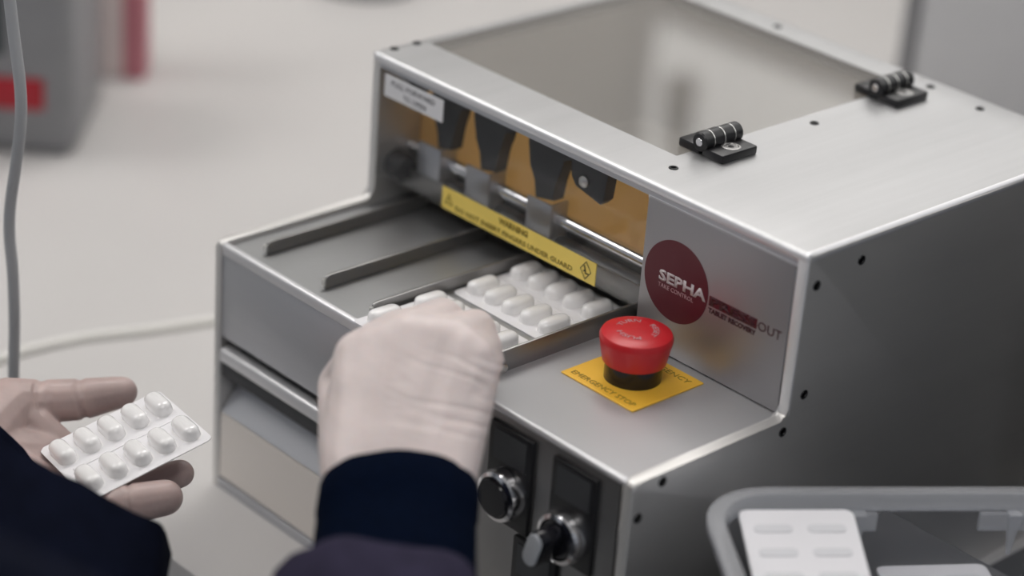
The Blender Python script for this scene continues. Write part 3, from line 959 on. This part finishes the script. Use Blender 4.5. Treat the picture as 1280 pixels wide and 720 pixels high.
cp = [on_y(a, b, -0.215) for a, b in ((12, 0), (18, 50), (25, 105), (26, 150), (20, 205), (13, 255), (12, 295), (16, 340), (18, 400), (17, 470), (16, 540))]
top = cp[0]
tg = (cp[0] - cp[1]).normalized()
cp = [Vector((top.x + 0.02, top.y, 1.795)), Vector((top.x + 0.01, top.y, 1.0)), Vector((top.x, top.y, 0.55)), top + tg * 0.10, top + tg * 0.05, top + tg * 0.025] + cp + [Vector((cp[-1].x - 0.01, -0.212, -0.25)), Vector((cp[-1].x - 0.03, -0.23, ZF + 0.004))]
tag(obj('hanging_cable', tube(cp, 0.0034, 12), M['cable']), 'grey cable hanging down past the front edge of the worktop at far left', 'cable')
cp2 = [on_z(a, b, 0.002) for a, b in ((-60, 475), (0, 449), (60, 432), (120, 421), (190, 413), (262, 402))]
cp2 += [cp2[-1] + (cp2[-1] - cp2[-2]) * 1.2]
tag(obj('table_shadow_band', tube(cp2, 0.0040, 10), M['shadow_band_pale']), 'pale grey strip standing in for a soft shadow on the worktop left of the machine', 'cable')  # strip modelled where only a faint shadow band crosses the worktop

# ------------------------------------------------------------------ the operator
per = thing('person', 'person in a navy jacket and pale gloves, feeding blister packs into the machine', 'person', (0, 0, 0))
# right glove: back of the hand towards the camera, fingers bent down over the pack
hr = bmesh.new()
WR = V(500, 596, 1.172)
mcp = [V(452, 449, 1.209), V(510, 427, 1.206), V(562, 432, 1.206), V(596, 463, 1.204)]
pip = [V(497, 413, 1.252), V(552, 399, 1.252), V(594, 412, 1.248), V(608, 449, 1.237)]
dip = [V(517, 416, 1.268), V(566, 414, 1.272), V(600, 427, 1.265), V(606, 466, 1.246)]
tip = [V(540, 432, 1.284), V(562, 438, 1.279), V(590, 447, 1.271), V(592, 480, 1.248)]
rad = [(0.0150, 0.0112, 0.0095, 0.0082), (0.0155, 0.0118, 0.0098, 0.0085), (0.0145, 0.0112, 0.0094, 0.0082), (0.0125, 0.0098, 0.0084, 0.0075)]
back = -FW * 0.020 - UP * 0.022
for i in range(4):
    off = RT * ((-0.019, -0.007, 0.007, 0.019)[i])
    wi = WR + off
    pill(WR + off * 0.8 + back, 0.0165, wi, 0.0195, hr)
    pill(wi, 0.0195, mcp[i], rad[i][0], hr)
    pill(mcp[i], rad[i][0], pip[i], rad[i][1], hr)
    pill(pip[i], rad[i][1], dip[i], rad[i][2], hr)
    pill(dip[i], rad[i][2], tip[i], rad[i][3], hr)
for i in range(3):                       # web between the metacarpals keeps the back of the hand smooth
    wi = WR + RT * ((-0.013, 0.0, 0.013)[i])
    for f in (0.33, 0.66):
        m_ = mcp[i].lerp(mcp[i + 1], f)
        pill(wi, 0.0200, m_ - FW * 0.0015, 0.0150, hr)
    if i != 1:
        for f in (0.33, 0.66):
            pill(mcp[i].lerp(mcp[i + 1], f), 0.0145, pip[i].lerp(pip[i + 1], f), 0.0108, hr)
    else:
        pill(mcp[1].lerp(mcp[2], 0.5), 0.0150, mcp[1].lerp(mcp[2], 0.5).lerp(pip[1].lerp(pip[2], 0.5), 0.45), 0.0115, hr)
tb0, tb1, tb2, tb3 = V(445, 560, 1.184), V(425, 481, 1.227), V(458, 443, 1.262), V(520, 438, 1.281)
pill(WR + RT * -0.020, 0.0195, tb0, 0.0190, hr)
pill(tb0, 0.0190, tb1, 0.0118, hr)
pill(tb0, 0.0190, mcp[0], 0.0140, hr)
pill(tb1, 0.0118, mcp[0], 0.0130, hr)
pill(tb1, 0.0118, tb2, 0.0112, hr)
pill(tb2, 0.0112, mcp[0].lerp(pip[0], 0.6), 0.0100, hr)
pill(tb2, 0.0112, tb3, 0.0090, hr)


def wrinkle(me):
    from mathutils import noise
    nr = [v.normal.copy() for v in me.vertices]
    for v, nv in zip(me.vertices, nr):
        d = v.co - WR
        x, y = d.dot(RT), d.dot(UP)
        if nv.dot(FW) < 0.2:
            k = max(0.0, min(1.0, (x + 0.012) / 0.02)) * max(0.0, min(1.0, (y - 0.012) / 0.012)) * max(0.0, min(1.0, (0.066 - y) / 0.012))
            n = noise.noise(Vector((x * 24, (y + 0.22 * x) * 150, 3.0)))
            v.co -= nv * 0.0011 * k * max(0.0, 0.55 - abs(n) * 2.6)


flesh('glove', hr, 0.0013, 16, M['glove'], per, label='pale latex glove on the bent right hand', post=wrinkle)

# left glove: palm up under the pack, thumb along its far edge, two fingers curling out below it
hl = bmesh.new()
WL = V(-50, 575, 1.300)
lm = [V(82, 572, 1.352), V(80, 598, 1.340), V(78, 622, 1.318), V(72, 642, 1.296)]
pill(WL, 0.024, lm[0], 0.0125, hl)
for p_ in lm[1:]:
    pill(WL, 0.024, p_, 0.0120, hl)
pill(lm[0], 0.0125, V(140, 560, 1.366), 0.0100, hl)
pill(V(140, 560, 1.366), 0.0100, V(185, 552, 1.368), 0.0085, hl)
pill(lm[1], 0.0120, V(140, 600, 1.332), 0.0108, hl)
pill(V(140, 600, 1.332), 0.0108, V(190, 602, 1.322), 0.0092, hl)
pill(V(190, 602, 1.322), 0.0092, V(225, 592, 1.318), 0.0080, hl)
pill(lm[2], 0.0120, V(112, 641, 1.284), 0.0118, hl)
pill(V(112, 641, 1.284), 0.0118, V(160, 630, 1.281), 0.0112, hl)
pill(V(160, 630, 1.281), 0.0112, V(206, 622, 1.288), 0.0100, hl)
pill(lm[3], 0.0110, V(92, 665, 1.262), 0.0105, hl)
pill(V(92, 665, 1.262), 0.0105, V(128, 668, 1.258), 0.0090, hl)
# thumb
pill(WL + UP * 0.005, 0.024, V(8, 508, 1.340), 0.0165, hl)
pill(V(8, 508, 1.340), 0.0165, V(52, 502, 1.358), 0.0128, hl)
pill(V(52, 502, 1.358), 0.0128, V(102, 499, 1.368), 0.0122, hl)
pill(V(102, 499, 1.368), 0.0122, V(152, 490, 1.376), 0.0092, hl)
pill(V(8, 515, 1.340), 0.0160, lm[0], 0.0125, hl)
pill(V(40, 530, 1.352), 0.0110, lm[0], 0.0120, hl)
for e_, c_ in ((0, V(-90, 610, 1.270)),):
    pill(c_, 0.026, WL, 0.024, hl)


def crease(me):
    # fold lines round the thumb joints
    lines = [(V(54, 502, 1.358), RT), (V(58, 502, 1.358), RT), (V(101, 499, 1.366), RT), (V(105, 499, 1.366), RT), (V(163, 628, 1.279), RT)]
    nr = [v.normal.copy() for v in me.vertices]
    for v, nv in zip(me.vertices, nr):
        for c_, ax in lines:
            d = v.co - c_
            if d.length < 0.022:
                t = d.dot(ax) + 0.15 * d.dot(UP)
                v.co -= nv * 0.0011 * math.exp(-(t / 0.0011) ** 2)


flesh('glove', hl, 0.0012, 5, M['glove_left'], per, label='thin latex glove on the upturned left hand', post=crease)

# body under the clothes: one continuous figure
RE, LE = V(470, 1050, 1.0), Vector((0.235, -0.455, 0.060))
RS, LS = Vector((0.450, -0.650, 0.350)), Vector((0.120, -0.680, 0.350))
bd = bmesh.new()
NK = Vector((0.285, -0.680, 0.400))
HD = Vector((0.285, -0.610, 0.560))
PV = Vector((0.285, -0.800, -0.060))
pill(NK, 0.055, HD - Vector((0, 0, 0.05)), 0.052, bd)
blob(HD, (0.074, 0.092, 0.112), bd)
blob(HD + Vector((0, 0.088, -0.008)), (0.013, 0.018, 0.022), bd)
blob(HD + Vector((0, 0.060, -0.075)), (0.035, 0.030, 0.030), bd)
for s in (-1, 1):
    blob(HD + Vector((0.074 * s, 0, -0.005)), (0.010, 0.020, 0.030), bd)
blob(HD + Vector((0, 0.082, -0.048)), (0.022, 0.010, 0.006), bd)
pill(LS + Vector((0.03, 0, -0.01)), 0.070, RS - Vector((0.03, 0, 0.01)), 0.070, bd)
pill(NK - Vector((0, 0, 0.10)), 0.125, PV, 0.130, bd)
for s_, e_, w_ in ((RS, RE, WR + (RE - WR).normalized() * 0.085), (LS, LE, V(-90, 610, 1.270))):
    pill(s_, 0.055, e_, 0.040, bd)
    pill(e_, 0.036, w_, 0.019, bd)
for s in (-1, 1):
    hp, kn, an = PV + Vector((0.085 * s, 0, -0.03)), Vector((0.285 + 0.10 * s, -0.77, -0.46)), Vector((0.285 + 0.10 * s, -0.80, ZF + 0.09))
    pill(hp, 0.085, kn, 0.056, bd)
    pill(kn, 0.056, an, 0.040, bd)
    pill(an, 0.040, an + Vector((0, 0.13, -0.055)), 0.034, bd)
body = flesh('body', bd, 0.006, 4, M['skin'], per)
hc = bmesh.new()
blob(HD + Vector((0, -0.016, 0.022)), (0.080, 0.092, 0.108), hc)
flesh('hair', hc, 0.006, 2, M['hair'], per)
for s in (-1, 1):
    eb_ = bmesh.new()
    blob(HD + Vector((0.030 * s, 0.080, 0.008)), (0.012, 0.008, 0.008), eb_, sub=2)
    obj('eye', eb_, M['eye'], per)
jk = bmesh.new()
pill(LS + Vector((0.03, 0, -0.015)), 0.082, RS - Vector((0.03, 0, 0.015)), 0.082, jk)
pill(NK - Vector((0, 0, 0.10)), 0.140, PV + Vector((0, 0, 0.02)), 0.150, jk)
pill(RS, 0.066, RE, 0.054, jk)
pill(LS, 0.066, LE, 0.056, jk)
flesh('jacket', jk, 0.006, 4, M['navy'], per, label='navy jacket')
tr = bmesh.new()
pill(PV + Vector((-0.05, 0, -0.02)), 0.115, PV + Vector((0.05, 0, -0.02)), 0.115, tr)
for s in (-1, 1):
    hp, kn, an = PV + Vector((0.085 * s, 0, -0.03)), Vector((0.285 + 0.10 * s, -0.77, -0.46)), Vector((0.285 + 0.10 * s, -0.80, ZF + 0.09))
    pill(hp, 0.097, kn, 0.068, tr)
    pill(kn, 0.068, an, 0.058, tr)
flesh('trousers', tr, 0.007, 3, M['trouser'], per)
for s in (-1, 1):
    an = Vector((0.285 + 0.10 * s, -0.80, ZF + 0.09))
    sh = bmesh.new()
    pill(an + Vector((0, -0.02, -0.045)), 0.045, an + Vector((0, 0.15, -0.055)), 0.036, sh)
    bmesh.ops.bisect_plane(sh, geom=list(sh.verts) + list(sh.edges) + list(sh.faces), plane_co=(0, 0, ZF + 0.001), plane_no=(0, 0, -1), clear_outer=True)
    obj('shoe', sh, M['black'], per)


def ring(c, d, ra, rb, ph=0.0):
    d = d.normalized()
    a = (RT - d * RT.dot(d)).normalized()
    b = d.cross(a)
    return (c, a * ra, b * rb)


def folds(bm, amp, seed, freq=55.0):
    from mathutils import noise
    bm.normal_update()
    for v in bm.verts:
        v.co += v.normal * amp * noise.noise(Vector((v.co.x, v.co.y, v.co.z * 2.2)) * freq + Vector((seed, 0, 0)))
    return bm


# right cuff and sleeve
dR = (RE - WR).normalized()
rc = loft([ring(WR + dR * t, dR, ra, rb) for t, ra, rb in ((0.006, 0.0380, 0.0235), (0.012, 0.0391, 0.0250), (0.028, 0.0393, 0.0255), (0.031, 0.0385, 0.0247), (0.046, 0.0389, 0.0257), (0.070, 0.0391, 0.0270), (0.100, 0.0391, 0.0280))], 48)
obj('cuff', folds(rc, 0.0012, 3), M['cuff'], per, label='dark knitted cuff round the right wrist')
rsl = loft([ring(WR + dR * t - RT * sx, dR, ra, rb) for t, ra, rb, sx in ((0.078, 0.0490, 0.0340, 0.006), (0.084, 0.0515, 0.0370, 0.006), (0.105, 0.0505, 0.0380, 0.004), (0.125, 0.0500, 0.0390, 0.003), (0.15, 0.0520, 0.0410, 0.0), (0.18, 0.0520, 0.0430, 0), (0.22, 0.0540, 0.0470, 0), (0.275, 0.0560, 0.0520, 0), (0.31, 0.030, 0.030, 0))], 48)
obj('outer_sleeve', folds(rsl, 0.0055, 8, 40), M['navy_outer'], per, label='loose navy outer sleeve on the right arm')

# left sleeve: wide oblique mouth below the left hand
c0 = V(70, 566, 1.225)
a0 = V(208, 664, 1.205) - c0
b0 = (FW * 0.050 - UP * 0.004 - RT * 0.010)
ax = (LE - c0)
lr = [(c0, a0, b0)]
for t, ra in ((0.15, 0.060), (0.35, 0.066), (0.55, 0.066), (0.75, 0.064), (1.0, 0.060), (1.15, 0.035)):
    ctr = c0 + ax * t + RT * 0.012 * math.sin(min(t, 1) * PI)
    e = min(1.0, t / 0.55)
    aa = a0.normalized().lerp(RT, e).normalized() * (a0.length * (1 - e) + ra * e)
    lr.append((ctr, aa, FW.lerp(ax.normalized().cross(aa.normalized()) * -1, 0.0) * 0.055))
lb_ = loft(lr, 56)
ah = a0.normalized()
for v in lb_.verts:
    d = v.co - c0
    t = d.dot(ax.normalized()) / ax.length
    u_ = max(-1.0, min(1.0, d.dot(ah) / a0.length))
    v.co -= UP * 0.0150 * (1 - u_ * u_) * max(0.0, 1 - max(0.0, t) / 0.45)
obj('sleeve', folds(lb_, 0.0030, 5, 38), M['navy'], per, label='navy sleeve on the left arm')
